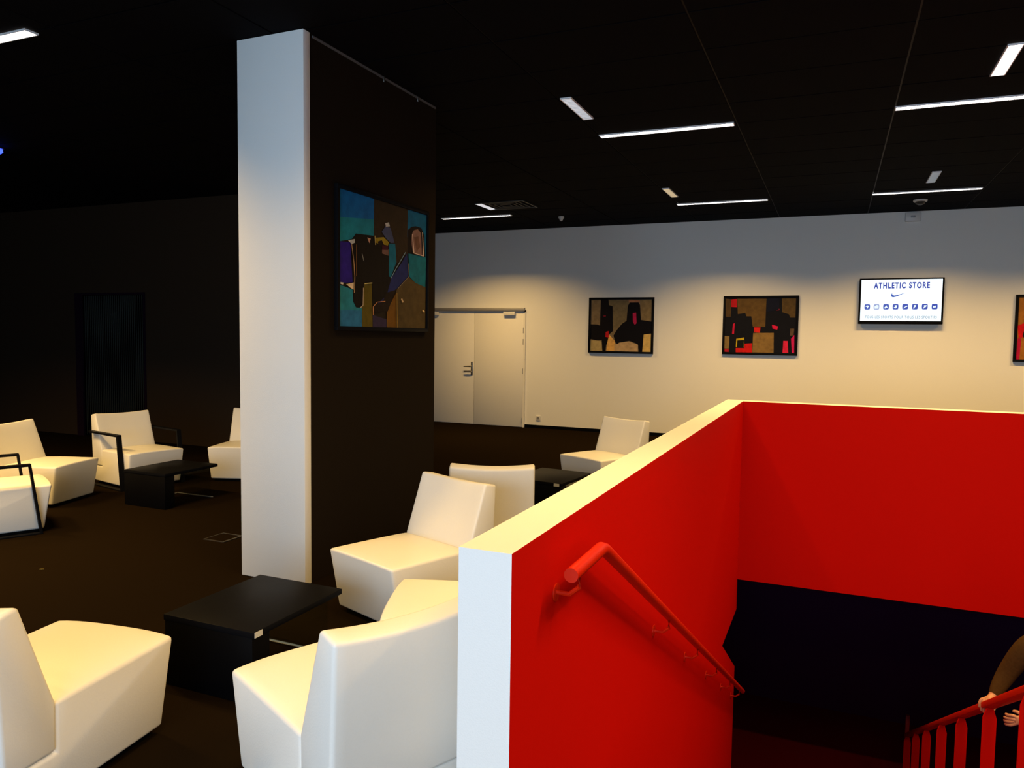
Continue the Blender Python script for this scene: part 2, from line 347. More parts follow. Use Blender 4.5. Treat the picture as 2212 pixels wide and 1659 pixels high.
P2 = [(Q,(120,102,76)),([(325,292),(500,310),(485,480),(365,570),(358,350),(325,340)],(112,98,70)),([(500,292),(600,300),(600,320),(505,320)],(160,110,80)),
 ([(612,300),(710,300),(706,485),(618,472)],(128,108,74)),
 ([(250,292),(320,292),(325,340),(358,350),(365,570),(330,600),(328,680),(305,690),(300,755),(272,755),(264,650),(225,655),(160,640),(162,510),(225,512),(246,522)],K),
 ([(160,652),(225,655),(262,660),(270,748),(160,745)],(166,146,100)),
 ([(330,600),(385,660),(390,755),(308,750),(312,690)],(222,168,92)), ([(380,680),(510,660),(592,690),(590,755),(380,755)],(182,152,112)),
 ([(640,600),(708,592),(706,755),(628,755)],(206,172,100)),
 ([(510,318),(590,318),(604,340),(614,472),(710,486),(710,590),(640,600),(630,755),(598,755),(590,685),(515,655),(422,670),(415,682),(392,680),(370,610),(400,560),(445,505),(485,480),(495,350)],K),
 ([(540,412),(570,408),(576,500),(560,515),(542,490)],(172,26,76)), ([(300,578),(325,570),(328,628),(296,622)],(182,22,30)), ([(276,432),(298,432),(298,442),(276,442)],(120,20,40))]
wall_picture('cream abstract painting with heavy black strokes on white wall nearest the door', -3.861, -2.751, 1.355, 2.285, Q, P2, 'oil_b')
Q = [(1400,275),(2037,272),(2030,772),(1395,768)]; K = (12,11,17)
P3 = [(Q,K),([(1505,280),(1768,280),(1762,535),(1650,535),(1635,440),(1590,440),(1580,410),(1512,420)],(94,70,32)),([(1905,275),(2030,275),(2028,450),(1982,450),(1970,420),(1910,402)],(86,66,32)),
 ([(1400,280),(1450,285),(1450,445),(1403,445)],(76,56,28)),([(1450,285),(1503,283),(1503,357),(1449,355)],(176,18,26)),([(1655,590),(1840,588),(1842,768),(1650,768)],(130,101,54)),
 ([(1660,540),(1720,540),(1715,588),(1660,586)],(206,32,26)),([(1500,730),(1575,730),(1580,688),(1648,684),(1648,768),(1500,768)],(196,22,17)),
 ([(1503,645),(1575,632),(1577,725),(1500,722)],(186,160,18)),([(1513,660),(1574,656),(1572,728),(1508,722)],(16,16,8)),
 ([(1470,512),(1486,500),(1482,600),(1464,600)],(190,18,60)),([(1822,515),(1876,530),(1870,560),(1828,552)],(206,22,70)),([(1926,660),(1964,660),(1973,768),(1922,768)],(206,32,70)),
 ([(1994,640),(2022,605),(2024,768),(2004,768)],(200,22,90)),([(1396,620),(1440,622),(1437,735),(1396,735)],(130,106,62)),([(1398,738),(1437,738),(1437,766),(1398,765)],(170,24,44)),
 ([(1985,550),(2020,550),(2016,610),(1985,612)],(90,70,52)),([(1855,372),(1884,370),(1886,384),(1857,386)],(150,24,50)),([(1770,275),(1885,275),(1880,380),(1768,400)],(14,16,34))]
wall_picture('black and brown abstract painting with red patches, beside the wall screen', -1.645, -0.527, 1.378, 2.296, Q, P3, 'oil_c')
Q = [(0,0),(100,0),(100,100),(0,100)]
P4 = [(Q,(158,100,34)),([(10,0),(22,0),(20,60),(12,45)],(140,88,30)),([(0,46),(9,40),(12,62),(2,66)],(196,16,26)),([(1,66),(5,66),(4,100),(0,100)],(186,16,60)),
 ([(8,50),(40,30),(55,48),(46,82),(14,76),(6,62)],(24,18,10)),([(45,10),(72,8),(78,60),(58,70)],(20,14,12)),([(72,20),(94,16),(96,50),(80,54)],(190,24,28)),([(60,72),(92,62),(96,94),(64,96)],(120,84,40)),([(20,80),(44,86),(40,100),(18,100)],(176,126,46))]
wall_picture('ochre abstract painting with red and black edge, cut off beyond the screen', 2.27, 3.38, 1.358, 2.284, Q, P4, 'oil_d')

# wall screen
tx0, tx1, tz0, tz1 = 0.299, 1.392, 1.868, 2.532
TW, TH2 = tx1-tx0, tz1-tz0
tv = thing('wall_screen', 'lit flat wall screen showing dark blue store lettering on white', 'screen', ((tx0+tx1)/2, YB-0.0005, (tz0+tz1)/2))
boxes('casing', [(-TW/2,TW/2,-0.10,-0.035,-TH2/2,TH2/2)], M_BLACK, tv, 0.008)
boxes('wall_bracket', [(-0.25,0.25,-0.04,0,-0.2,0.2)], M_DARKPLASTIC, tv)
sw, sh = TW-0.05, TH2-0.065
scr = print_mesh('display', sw, sh, [([(0,0),(1,0),(1,1),(0,1)],(236,248,255))], tv, -0.1012, 'screen_white', 1.25)
scr.location.z = 0.012
SQ = homography([(230,212),(1203,205),(1188,712),(210,705)])
INK = (44,58,160)
def text_part(name, body, width, height, u, v, c, split):
    cu = bpy.data.curves.new(name, 'FONT'); cu.body = body; cu.align_x = 'CENTER'; cu.align_y = 'CENTER'; cu.size = 1.0; cu.offset = 0.045 if split else 0.02; cu.space_character = 1.3 if split else 1.15
    t = bpy.data.objects.new(name+'_tmp', cu); COL.objects.link(t); bpy.context.view_layer.update()
    me = bpy.data.meshes.new_from_object(t.evaluated_get(bpy.context.evaluated_depsgraph_get()))
    bpy.data.objects.remove(t); bpy.data.curves.remove(cu)
    xs = [q.co.x for q in me.vertices]; ys = [q.co.y for q in me.vertices]
    cx, cy = (min(xs)+max(xs))/2, (min(ys)+max(ys))/2; kx, ky = width/(max(xs)-min(xs)), height/(max(ys)-min(ys))
    for q in me.vertices: q.co = ((q.co.x-cx)*kx+(u-0.5)*sw, -0.0012, (q.co.y-cy)*ky+(v-0.5)*sh)
    me.materials.clear()
    if not split:
        o = link(name, me, paint_mat('screen_ink', c, 1.0), scr); o.location.y = -0.1012; o['kind'] = 'stuff'
        return
    bm = bmesh.new(); bm.from_mesh(me); bm.verts.ensure_lookup_table(); seen = set()      # one part for each letter
    for v0 in bm.verts:
        if v0.index in seen: continue
        stack = [v0]; isl = []; seen.add(v0.index)
        while stack:
            q = stack.pop(); isl.append(q)
            for e in q.link_edges:
                r = e.other_vert(q)
                if r.index not in seen: seen.add(r.index); stack.append(r)
        ids = {q.index: k for k, q in enumerate(isl)}
        lm = bpy.data.meshes.new('letter')
        lm.from_pydata([tuple(q.co) for q in isl], [], [[ids[q.index] for q in f.verts] for f in bm.faces if f.verts[0].index in ids])
        o = link('letter', lm, paint_mat('screen_ink', c, 1.0), scr); o.location.y = -0.1012
    bm.free()
for args in (('ATHLETIC STORE',0.69,0.150,*SQ((711,280)),INK),('TOUS LES SPORTS POUR TOUS LES SPORTIFS',0.89,0.062,*SQ((698,661)),(138,158,172))):
    text_part('lettering', args[0], args[1]*sw, args[2]*sh, args[3], args[4], args[5], args[0].startswith('ATH'))
sweep = [(600,368),(589,388),(587,405),(594,417),(612,422),(640,416),(700,393),(775,362),(770,365),(700,385),(655,397),(625,401),(606,396),(600,384)]
o = print_mesh('emblem', sw, sh, [(sweep,(26,66,170))], scr, -0.1026, 'screen_ink', 1.0, 0.0005, SQ)
icons = [[(.1,.55),(.35,.85),(.75,.8),(.9,.55),(.7,.45),(.6,.1),(.35,.2),(.45,.5)],[(.05,.6),(.55,.95),(.97,.8),(.95,.1),(.1,.08)],[(.05,.2),(.35,.6),(.6,.85),(.75,.5),(.95,.3),(.6,.3),(.4,.1)],[(.1,.4),(.4,.5),(.3,.85),(.8,.85),(.75,.3),(.5,.1),(.3,.2)],
         [(.05,.2),(.3,.35),(.6,.65),(.98,.75),(.95,.5),(.6,.4),(.3,.1)],[(.1,.1),(.3,.6),(.25,.85),(.75,.9),(.7,.5),(.5,.4),(.4,.1)],[(.1,.15),(.35,.5),(.3,.8),(.9,.85),(.75,.4),(.5,.35),(.35,.08)],[(.1,.4),(.2,.65),(.5,.6),(.75,.75),(.8,.4),(.6,.25),(.4,.3),(.3,.2)]]
for k, cx in enumerate((299,411,526,641,757,874,992,1110)):
    u, v = SQ((cx,536)); a, b = 0.036, 0.066; rnd = []
    for q in range(16):
        t = 2*math.pi*q/16; c_, s_ = math.cos(t), math.sin(t)
        rnd.append((u+a*math.copysign(abs(c_)**0.45,c_), v+b*math.copysign(abs(s_)**0.45,s_)))
    inner = [(u-a+2*a*(0.1+0.8*p_[0]), v-b+2*b*(0.1+0.8*p_[1])) for p_ in icons[k]]
    print_mesh('icon', sw, sh, [(rnd,(52,70,172) if k not in (1,) else (150,160,205)),(inner,(236,248,255))], scr, -0.1026, 'screen_ink', 1.0)

# ------------------------------------------------------------------ lamps in the ceiling
def make_lamp(L, Wd, nbl):
    t = bpy.data.objects.new('strip_light', None); COL.objects.link(t)
    z0, z1 = -0.012, -0.001; e = 0.006
    boxes('lamp_frame', [(-L/2,L/2,-Wd/2,-Wd/2+e,z0,z1),(-L/2,L/2,Wd/2-e,Wd/2,z0,z1),(-L/2,-L/2+e,-Wd/2+e,Wd/2-e,z0,z1),(L/2-e,L/2,-Wd/2+e,Wd/2-e,z0,z1)], M_LOUVRE, t)
    d = boxes('diffuser', [(-L/2+e,L/2-e,-Wd/2+e,Wd/2-e,-0.003,-0.001)], M_LAMP, t)
    bm = bmesh.new(); bm_box(bm, -0.0015, 0.0015, -Wd/2+e, Wd/2-e, z0, -0.0035); me = to_mesh(bm,'louvre_blade'); me.materials.append(M_LOUVRE)
    for k in range(nbl):
        o = bpy.data.objects.new('louvre_blade', me); COL.objects.link(o); o.parent = t; o.location.x = -L/2+(k+1)*L/(nbl+1)
    return t
LX = make_lamp(1.2, 0.092, 30); LY = make_lamp(0.6, 0.092, 16)
lamps_x = [(-1.47,6.83,'long louvred strip light above the stair wall corner, between two ceiling lines'),(0.97,6.83,'long louvred strip light over the stairwell, running off towards the right wall'),
           (-1.49,10.63,'long louvred strip light near the white wall, above the two small paintings'),(0.96,10.66,'long louvred strip light near the white wall, above the lit screen'),
           (-5.25,10.74,'long louvred strip light near the white wall, above the double door'),(-5.28,3.24,'long louvred strip light over the lounge chairs left of the white pillar')]
hidden_x = [(-1.47,3.03,'over the low table by the white pillar'),(0.97,3.03,'over the head of the stairs'),(-1.47,-0.75,'between window and parapet'),(0.97,-0.75,'between window and stair head'),
            (3.4,6.83,'beyond the stairwell, halfway along'),(3.4,10.66,'near the white wall beyond the lit screen'),(-5.28,-0.6,'by the window, on the lounge side'),(3.4,3.03,'beyond the head of the stairs'),
            (-7.72,3.24,'over the armed lounge chairs, added unseen to brighten them'),(-7.72,1.2,'in the lounge, second row from the window, added unseen for more light'),(-10.2,3.24,'at the black end wall of the lounge, added unseen for more light')]  # this row: unseen lamps added to brighten the dim lounge
lamps_y = [(-2.0,5.95,'short louvred strip light crosswise beside the long one over the stair wall', M_LAMPGREY),(-2.005,9.74,'short yellowish strip light crosswise near the white wall, above the first painting', M_LAMPWARM),
           (0.965,5.93,'short bright yellowish strip light crosswise above the stairwell', M_LAMP),(0.95,9.78,'short dim bluish strip light crosswise in front of the lit screen', M_LAMPCOOL)]
hidden_y = [(-2.0,2.1,'over the near white chairs'),(0.965,2.1,'over the head of the stairs')]
def lamp(proto, x, y, rot, label, power, dif=None, group=None):
    o = copy_tree(proto); o.location = (x,y,H-0.001); o.rotation_euler.z = rot
    tag(o, label, 'ceiling light', group)
    if dif and dif is not M_LAMP:
        for ch in o.children:
            if ch.name.startswith('diffuser'):
                ch.data = ch.data.copy(); ch.data.materials[0] = dif
    L = 1.16 if proto is LX else 0.56
    area_light('lamp_light', (x,y,H-0.018), (0,0,rot), L, 0.07, power, LAMP_COL, LAMP_SPREAD)
    return o
def lamp_power(x, y): return LAMP_W*(2.5 if x < -4 and y < 9 else 1.75 if y > 9 else (1.55 if x > 0 else 0.72) if y < 4 else 1.0)
for x, y, lb in lamps_x: lamp(LX, x, y, 0, lb, lamp_power(x,y), None, 'strip lights in the black ceiling')
for x, y, lb in hidden_x: lamp(LX, x, y, 0, 'long louvred strip light '+lb, lamp_power(x,y), None, 'strip lights in the black ceiling')
for x, y, lb, m_ in lamps_y: lamp(LY, x, y, math.pi/2, lb, LAMP_W*0.45, m_, 'short crosswise strip lights')
for x, y, lb in hidden_y: lamp(LY, x, y, math.pi/2, 'short louvred strip light crosswise '+lb, LAMP_W*0.45, None, 'short crosswise strip lights')
for pr in (LX, LY):
    for ch in list(pr.children): bpy.data.objects.remove(ch)
    bpy.data.objects.remove(pr)
# air diffuser
va = thing('air_diffuser', 'square black ceiling air diffuser with one pale edge, near the double door', 'air vent', (-4.36,9.90,H-0.001))
vx, vy = 0.37, 0.285
for b in [(-vx,vx,-vy,-vy+0.02),(-vx,vx,vy-0.02,vy),(vx-0.02,vx,-vy+0.02,vy-0.02)]: boxes('frame_bar', [(b[0],b[1],b[2],b[3],-0.016,-0.001)], M_DARKPLASTIC, va, 0.002)
bm = bmesh.new(); vv = [bm.verts.new(p) for p in [(-vx,-vy+0.02,-0.016),(-vx,vy-0.02,-0.016),(-vx+0.09,vy-0.02,-0.002),(-vx+0.09,-vy+0.02,-0.002),(-vx,-vy+0.02,-0.002),(-vx,vy-0.02,-0.002)]]
for q in [(0,1,2,3),(0,4,5,1),(3,2,5,4),(0,3,4),(1,5,2)]: bm.faces.new([vv[i] for i in q])
o = link('pale_side_blade', to_mesh(bm,'pale_side_blade'), M_LAMPGREY, va); o['label'] = 'pale blade with painted glow'  # vent blade given a lamp's glow so that it looks lit
for k in range(4):
    a, b = vx*(0.75-0.18*k), vy*(0.8-0.19*k)
    boxes('vane', [(-a,a,-b,-b+0.012,-0.013,-0.002),(-a,a,b-0.012,b,-0.013,-0.002),(-a,-a+0.012,-b,b,-0.013,-0.002),(a-0.012,a,-b,b,-0.013,-0.002)], M_DARKPLASTIC, va)
# detectors
def detector(label, loc, r, col):
    t = thing('smoke_detector', label, 'smoke detector', loc)
    lathe('base', [(r,0),(r,-0.018),(r*0.9,-0.026)], M_PLASTIC, t); lathe('dome', [(r*0.72,-0.026),(r*0.62,-0.05),(r*0.3,-0.066),(r*0.08,-0.07)], col, t)
detector('small smoke detector on black ceiling near the double door', (-3.98,11.15,H-0.001), 0.045, M_PLASTIC)
detector('larger dark domed detector on black ceiling above the lit screen', (0.96,11.31,H-0.001), 0.085, M_DARKPLASTIC)
sb = thing('sensor_box', 'small white sensor box high on the white wall above the screen', 'sensor', (0.96,YB,3.40))
boxes('casing', [(-0.10,0.10,-0.06,-0.0005,-0.06,0.07)], M_PLASTIC, sb, 0.01); boxes('lens', [(-0.03,0.03,-0.064,-0.059,-0.01,0.02)], M_GREY, sb, 0.002)
sk = thing('wall_socket', 'small white wall socket low beside the double door', 'socket', (-4.765,YB,0.18))
boxes('plate', [(-0.042,0.042,-0.012,-0.0005,-0.045,0.045)], M_PLASTIC, sk, 0.004)
o = tubes('socket_hole', [([(0,-0.0145,0),(0,-0.012,0)],0.024)], M_GREY, sk, 16)
bl = thing('lens_glow_spot', 'small blue lens glow spot added on the black lounge ceiling', 'glow', (-7.989,5.146,H-0.002))  # blue lens glow, built as a made-up glowing spot
lathe('mount', [(0.05,0),(0.05,-0.01)], M_DARKPLASTIC, bl); lathe('glow_knob', [(0.035,-0.01),(0.04,-0.04),(0.02,-0.06)], M_BLUE, bl)
# picture rail on the pillar
pr = thing('picture_rail', 'thin pale picture hanging rail along top of the black pillar side', 'rail', (-3.0658,3.92,3.455))
boxes('rail_strip', [(0,0.008,0,1.57,0,0.014)], mat('dull_rail_metal',(0.10,0.10,0.10),0.5,0.03,90,0.1,spec=0.2), pr)
for y in (0.80,1.28): boxes('hook', [(0.0062,0.013,y-0.006,y+0.006,-0.024,0.014)], M_STEEL, pr, 0.002)
# floor hatch
fh = thing('floor_hatch', 'square metal framed socket hatch let into carpet beside the white pillar', 'floor hatch', (-4.37,4.475,0.0005), 0.0)
boxes('hatch_frame', [(-0.105,0.105,-0.105,-0.095,0,0.006),(-0.105,0.105,0.095,0.105,0,0.006),(-0.105,-0.095,-0.095,0.095,0,0.006),(0.085,0.105,-0.095,0.095,0,0.006)], M_STEEL, fh)
boxes('hatch_lid', [(-0.094,0.084,-0.094,0.094,0,0.003)], M_CARPET, fh)
o = boxes('paper_scrap', [(-0.014,0.014,-0.004,0.004,0,0.002)], mat('yellow_paper',(0.5,0.4,0.08),0.7,0.02,90,0.1), None, 0, (-4.874,3.346,0.0006), 0.5)
tag(o, 'tiny yellow paper scrap on the carpet left of the pillar', 'paper scrap')

# ------------------------------------------------------------------ armchairs
CW, DF, SF, HS, HJ, HB, T1, TT = 0.583, 0.564, 0.057, 0.378, 0.37, 0.745, 0.13, 0.093
def profile_block(name, prof, crowns, sub, nx, shape, bevel, mats, parent):
    """prof: [(y,z)], sub[i] = cuts on edge i, shape(u,y,z,edge_t,edge) -> (dx,dy,dz)"""
    pts = []
    for i in range(len(prof)):
        a, b = prof[i], prof[(i+1) % len(prof)]
        for k in range(sub[i]+1):
            t = k/(sub[i]+1); pts.append((a[0]+(b[0]-a[0])*t, a[1]+(b[1]-a[1])*t, i, t))
    bm = bmesh.new(); rows = []
    for c in range(nx+1):
        u = -1+2*c/nx; row = []
        for (y,z,i,t) in pts:
            dx, dy, dz = shape(u, y, z, i, t); row.append(bm.verts.new((u*CW/2+dx, y+dy, z+dz)))
        rows.append(row)
    n = len(pts)
    for a, b in zip(rows, rows[1:]):
        for j in range(n): bm.faces.new([a[j], a[(j+1)%n], b[(j+1)%n], b[j]])
    bm.faces.new(rows[0]); bm.faces.new(rows[-1][::-1])
    return link(name, to_mesh(bm, name, True, bevel, 3, 28), mats, parent)
def make_chair(arms):
    t = bpy.data.objects.new('lounge_chair', None); COL.objects.link(t)
    sp = [(-0.185,0.028),(-0.185,0.196),(-0.004,0.196),(-0.004,HJ),(DF,HS),(DF-SF,0.028)]
    def seat_shape(u,y,z,i,t):
        dz = 0; dx = 0; dy = 0
        e = 1-abs(u)**3
        if i == 3 and t > 0: dz += 0.024*e*math.sin(math.pi*min(1,t*0.9+0.05))**0.6
        if i == 4 and t == 0: dz += 0.010*e; dy += 0.012*e
        if z < 0.1 and i in (0,5): dx = -u*0.012
        return dx, dy, dz
    profile_block('seat', sp, None, [0,0,0,8,0,0], 12, seat_shape, 0.015, M_VINYL, t)
    bp = [(-0.0025,0.2),(0.0,HJ),(-T1,HB),(-T1-TT,HB-0.018),(-0.2,0.2)]
    def back_shape(u,y,z,i,t):
        e = 1-u*u; hz = max(0,(z-0.37)/0.37)
        return 0, -0.022*e*hz*(1 if i in (1,2) and not (i == 2 and t > 0.5) else 0.8), -0.014*e*hz
    profile_block('backrest', bp, None, [0,3,0,3,0], 12, back_shape, 0.015, M_VINYL, t)
    boxes('plinth', [(-CW/2+0.04,CW/2-0.04,-0.16,DF-SF-0.04,0,0.03)], M_BLOCK, t)
    if arms:
        for s in (-1,1):
            x0, x1 = (CW/2+0.003, CW/2+0.053) if s > 0 else (-CW/2-0.053, -CW/2-0.003)
            bm = bmesh.new(); prof = [(-0.17,0.545),(-0.17,0.565),(0.42,0.565),(0.49,0.0),(-0.15,0.0),(-0.15,0.012),(0.468,0.012),(0.404,0.545)]
            a = [bm.verts.new((x0,y,z)) for y, z in prof]; b = [bm.verts.new((x1,y,z)) for y, z in prof]
            bm.faces.new(a); bm.faces.new(b[::-1])
            for i in range(len(prof)):
                j = (i+1) % len(prof); bm.faces.new([a[i],b[i],b[j],a[j]])
            link('arm_frame', to_mesh(bm,'arm_frame',True,0.002,1), M_BLACK, t)
    return t
CH = make_chair(False); CHA = make_chair(True)
chairs = [(-2.650,1.620,7.9,0,'armless white vinyl lounge chair facing the black table from the window side'),
 (-1.368,2.100,64.6,0,'armless white lounge chair at the end of the parapet, its back towards the stairs'),
 (-1.348,3.179,110.8,0,'armless white chair mostly hidden behind the parapet, only its seat showing'),
 (-2.183,3.961,160.1,0,'armless white lounge chair beside the black pillar, facing the window side'),
 (-2.189,4.799,22.0,0,'armless white lounge chair seen from behind, back to back with another chair'),
 (-2.141,7.859,155.3,0,'armless white lounge chair beyond the far small table, near the white wall'),
 (-7.034,4.684,-74.3,0,'armless white lounge chair with wide seat, in the dark lounge behind an armed chair'),
 (-6.943,5.771,-102.5,1,'white lounge chair with black flat arms, front turned to the lounge table'),
 (-6.097,6.726,200.7,0,'armless white lounge chair half hidden by the white pillar'),
 (-6.245,3.663,-26.5,1,'white lounge chair with black flat arms, seen from its side in the dark lounge')]
for x, y, a, arm, lb in chairs:
    o = copy_tree(CHA if arm else CH); o.location = (x,y,0.0005); o.rotation_euler.z = math.radians(a); tag(o, lb, 'chair', 'white lounge chairs')
for pr_ in (CH, CHA):
    for ch in list(pr_.children): bpy.data.objects.remove(ch)
    bpy.data.objects.remove(pr_)

# ------------------------------------------------------------------ low tables
def table(x, y, rot, label, tagpos, wx=0.526, wy=0.632):
    t = thing('low_table', label, 'table', (x,y,0.0005), math.radians(rot), 'low black tables')
    boxes('tabletop', [(-wx/2,wx/2,-wy/2,wy/2,0.302,0.33)], M_BLACK, t, 0.003)
    boxes('support_block', [(-wx/2+0.004,wx/2-0.012,-wy/2+0.004,-wy/2+0.115,0,0.3015)], M_BLOCK, t, 0.003)
    boxes('glass_leg', [(-wx/2+0.06,wx/2-0.06,wy/2-0.05,wy/2-0.038,0.008,0.3015)], M_GLASS, t)
    boxes('foot_strip', [(-wx/2+0.03,wx/2-0.03,wy/2-0.054,wy/2-0.034,0,0.0078),(-wx/2+0.03,-wx/2+0.045,wy/2-0.10,wy/2-0.0545,0,0.0078)], M_STEEL, t, 0.002)
    if tagpos == 'x': boxes('paper_tag', [(wx/2+0.0002,wx/2+0.0012,-wy/2+0.006,-wy/2+0.055,0.303,0.328)], M_TAG, t)
    if tagpos == 'y': boxes('paper_tag', [(wx/2-0.075,wx/2-0.02,-wy/2-0.0012,-wy/2-0.0002,0.300,0.325)], M_TAG, t)
    return t
table(-2.512, 2.785, 0, 'low black table with glass leg beside the foot of the white pillar', 'x')
table(-5.78, 5.27, 0, 'low black table with glass leg among the chairs in the dark lounge', '')
table(-2.385, 6.53, -7, 'low black table behind the parapet, between two far white chairs', 'y')

# ------------------------------------------------------------------ handrails
SL = 0.5407
hr = thing('wall_handrail', 'red tubular handrail bracketed to the red stair wall', 'handrail', (PX1,0,0))
xr = 0.075
pts = [(xr,2.05,0.925),(xr,2.36,0.925)] + [(xr,y,0.925-(y-2.375)*SL) for y in (2.40,4.0,5.6,7.25)]
tubes('rail', [(pts,0.022)], M_REDMETAL, hr, 16)
for y in (2.13,3.55,4.45,5.35,6.2,6.95):
    z = 0.925-max(0,y-2.375)*SL
    tubes('bracket', [([(0.003,y,z-0.085),(xr*0.6,y,z-0.085),(xr,y,z-0.06),(xr,y,z-0.02)],0.007)], M_REDMETAL, hr, 8)
    lathe('bracket_plate', [(0.028,0.0),(0.028,0.004)], M_REDMETAL, hr, 16).matrix_local = Matrix.Translation((0.0005,y,z-0.085)) @ Matrix.Rotation(math.radians(90),4,'Y')
ml = thing('stair_balustrade', 'red flat-post balustrade with sloping handrail down the middle of the stairs', 'balustrade', (0.893,0,0))
zr = lambda y: 0.93-(y-2.38)*SL
bm = bmesh.new()
for (ya,yb) in ((2.30,9.10),):
    vs = []
    for y, z in ((ya,zr(ya)),(yb,zr(yb))):
        for dx, dz in ((-0.03,-0.02),(0.03,-0.02),(0.03,0.02),(-0.03,0.02)): vs.append(bm.verts.new((dx,y,z+dz)))
    for q in [(0,1,2,3),(7,6,5,4),(0,4,5,1),(1,5,6,2),(2,6,7,3),(3,7,4,0)]: bm.faces.new([vs[i] for i in q])
link('rail', to_mesh(bm,'rail',True,0.008,2), M_REDMETAL, ml)
for y in (2.45,3.25,4.08,4.92,5.80,6.66,7.53,8.30,9.06):
    k = max(0,math.ceil((y-STAIR0)/GO-1e-6)); zb = -k*RISE; zt = zr(y)-0.019
    if k >= NST: zb = LOW
    bm = bmesh.new(); hw = 0.034
    o2 = [(-0.017,zt),(0.017,zt),(hw,zt-0.06),(hw,zb),(-hw,zb),(-hw,zt-0.06)]
    a = [bm.verts.new((x,y-0.008,z)) for x, z in o2]; b = [bm.verts.new((x,y+0.008,z)) for x, z in o2]
    bm.faces.new(a); bm.faces.new(b[::-1])
    for i in range(6): j = (i+1)%6; bm.faces.new([a[i],b[i],b[j],a[j]])
    link('post', to_mesh(bm,'post',True,0.002,1), M_POST, ml)
np_ = 9.12
boxes('end_post', [(-0.02,0.02,np_,np_+0.04,LOW+0.001,zr(np_)+0.22)], mat('dark_red_metal',(0.12,0.004,0.01),0.4,0.02,60,0.05), ml, 0.003)

# ------------------------------------------------------------------ person climbing the stairs
M_JACKET = mat('olive_brown_jacket', (0.060,0.032,0.009), 0.9, 0.5, 60, 0.3, spec=0.03)
M_TROUSER = mat('dark_trousers', (0.008,0.008,0.013), 0.9, 0.4, 80, 0.3, spec=0.03)
M_SKIN = mat('skin', (0.55,0.26,0.14), 0.5, 0.1, 120, 0.08)
M_SHOE = mat('black_shoes', (0.01,0.009,0.008), 0.5, 0.1, 80, 0.2)
M_HAIR = mat('dark_hair', (0.02,0.012,0.008), 0.6, 0.8, 150, 0.4)
zt = lambda k: -k*RISE
per = thing('person', 'person in olive-brown jacket gripping the red stair rail with one hand', 'person', (1.27,5.1,zt(10)))
org = Vector((1.27,5.1,zt(10)))
V = []; Ed = []; Rr = []; Mt = []
def node(p, r, parent, m):
    V.append(Vector(p)-org); Rr.append(r if isinstance(r,tuple) else (r,r)); Mt.append(m)
    if parent is not None: Ed.append((parent,len(V)-1))
    return len(V)-1
f9, f10 = zt(9)+0.002, zt(10)+0.002
pel = node((1.27,5.12,-0.60),(0.15,0.11),None,1)
bel = node((1.27,5.10,-0.45),(0.14,0.11),pel,0); che = node((1.27,5.08,-0.25),(0.16,0.12),bel,0); upc = node((1.27,5.07,-0.10),(0.13,0.09),che,0)
nk = node((1.27,5.06,-0.01),(0.056,0.056),upc,2); ja = node((1.27,5.035,0.075),(0.062,0.072),nk,2); hd = node((1.27,5.04,0.16),(0.078,0.098),ja,2); tp = node((1.27,5.05,0.235),(0.062,0.075),hd,2)
def limb(start, lst):
    p_ = start
    for q, r, m in lst: p_ = node(q, r, p_, m)
    return p_
def hand(wrist, palm, fdir, side, down, curl):
    """palm node then five finger chains; fdir finger direction, side across the palm, down where fingers curl"""
    pk = node(palm,(0.024,0.020),wrist,2); P = Vector(palm); fd, sd, dn = Vector(fdir), Vector(side), Vector(down)
    for k, L in enumerate((0.072,0.080,0.075,0.060)):
        b0 = P+fd*0.028+sd*(0.030-0.020*k); c0 = P+fd*0.012+sd*(0.020-0.0135*k)
        a = node(c0,0.012,pk,2); a = node(b0,0.0095,a,2)
        a = node(b0+(fd*(1-curl)+dn*curl).normalized()*L*0.45,0.0088,a,2)
        a = node(b0+(fd*(1-curl)+dn*curl).normalized()*L*0.45+(dn-fd*0.35*curl).normalized()*L*0.5,0.0078,a,2)
    a = node(P+sd*0.032-fd*0.012,0.011,pk,2); a = node(P+sd*0.050+dn*0.025,0.010,a,2); node(P+sd*0.050+dn*0.052+fd*0.01,0.0085,a,2)
# right arm (towards the rail)
ra = limb(upc, [((1.15,5.07,-0.09),(0.075,0.075),0),((1.085,5.08,-0.13),(0.072,0.072),0),((1.035,5.11,-0.25),(0.062,0.062),0),((0.995,5.12,-0.34),(0.055,0.055),0),((0.955,5.09,-0.41),(0.044,0.044),0),((0.935,5.065,-0.447),(0.032,0.032),0)])
rw = node((0.925,5.055,-0.455),0.024,ra,2)
hand(rw,(0.905,5.03,-0.462),(-0.72,-0.60,-0.1),(0.55,-0.78,0.1),(-0.15,0,-1),0.75)
# left arm, hand resting at the rail from the other side
la = limb(upc, [((1.39,5.07,-0.09),(0.075,0.075),0),((1.455,5.08,-0.13),(0.062,0.062),0),((1.475,5.08,-0.27),(0.050,0.050),0),((1.45,5.06,-0.40),(0.045,0.045),0),((1.28,4.96,-0.45),(0.037,0.037),0),((1.12,4.93,-0.485),(0.031,0.031),0)])
lw = node((1.075,4.925,-0.495),0.024,la,2)
hand(lw,(1.03,4.92,-0.505),(-0.95,0,-0.25),(0.1,-0.1,0.98),(-0.3,0.85,-0.3),0.6)
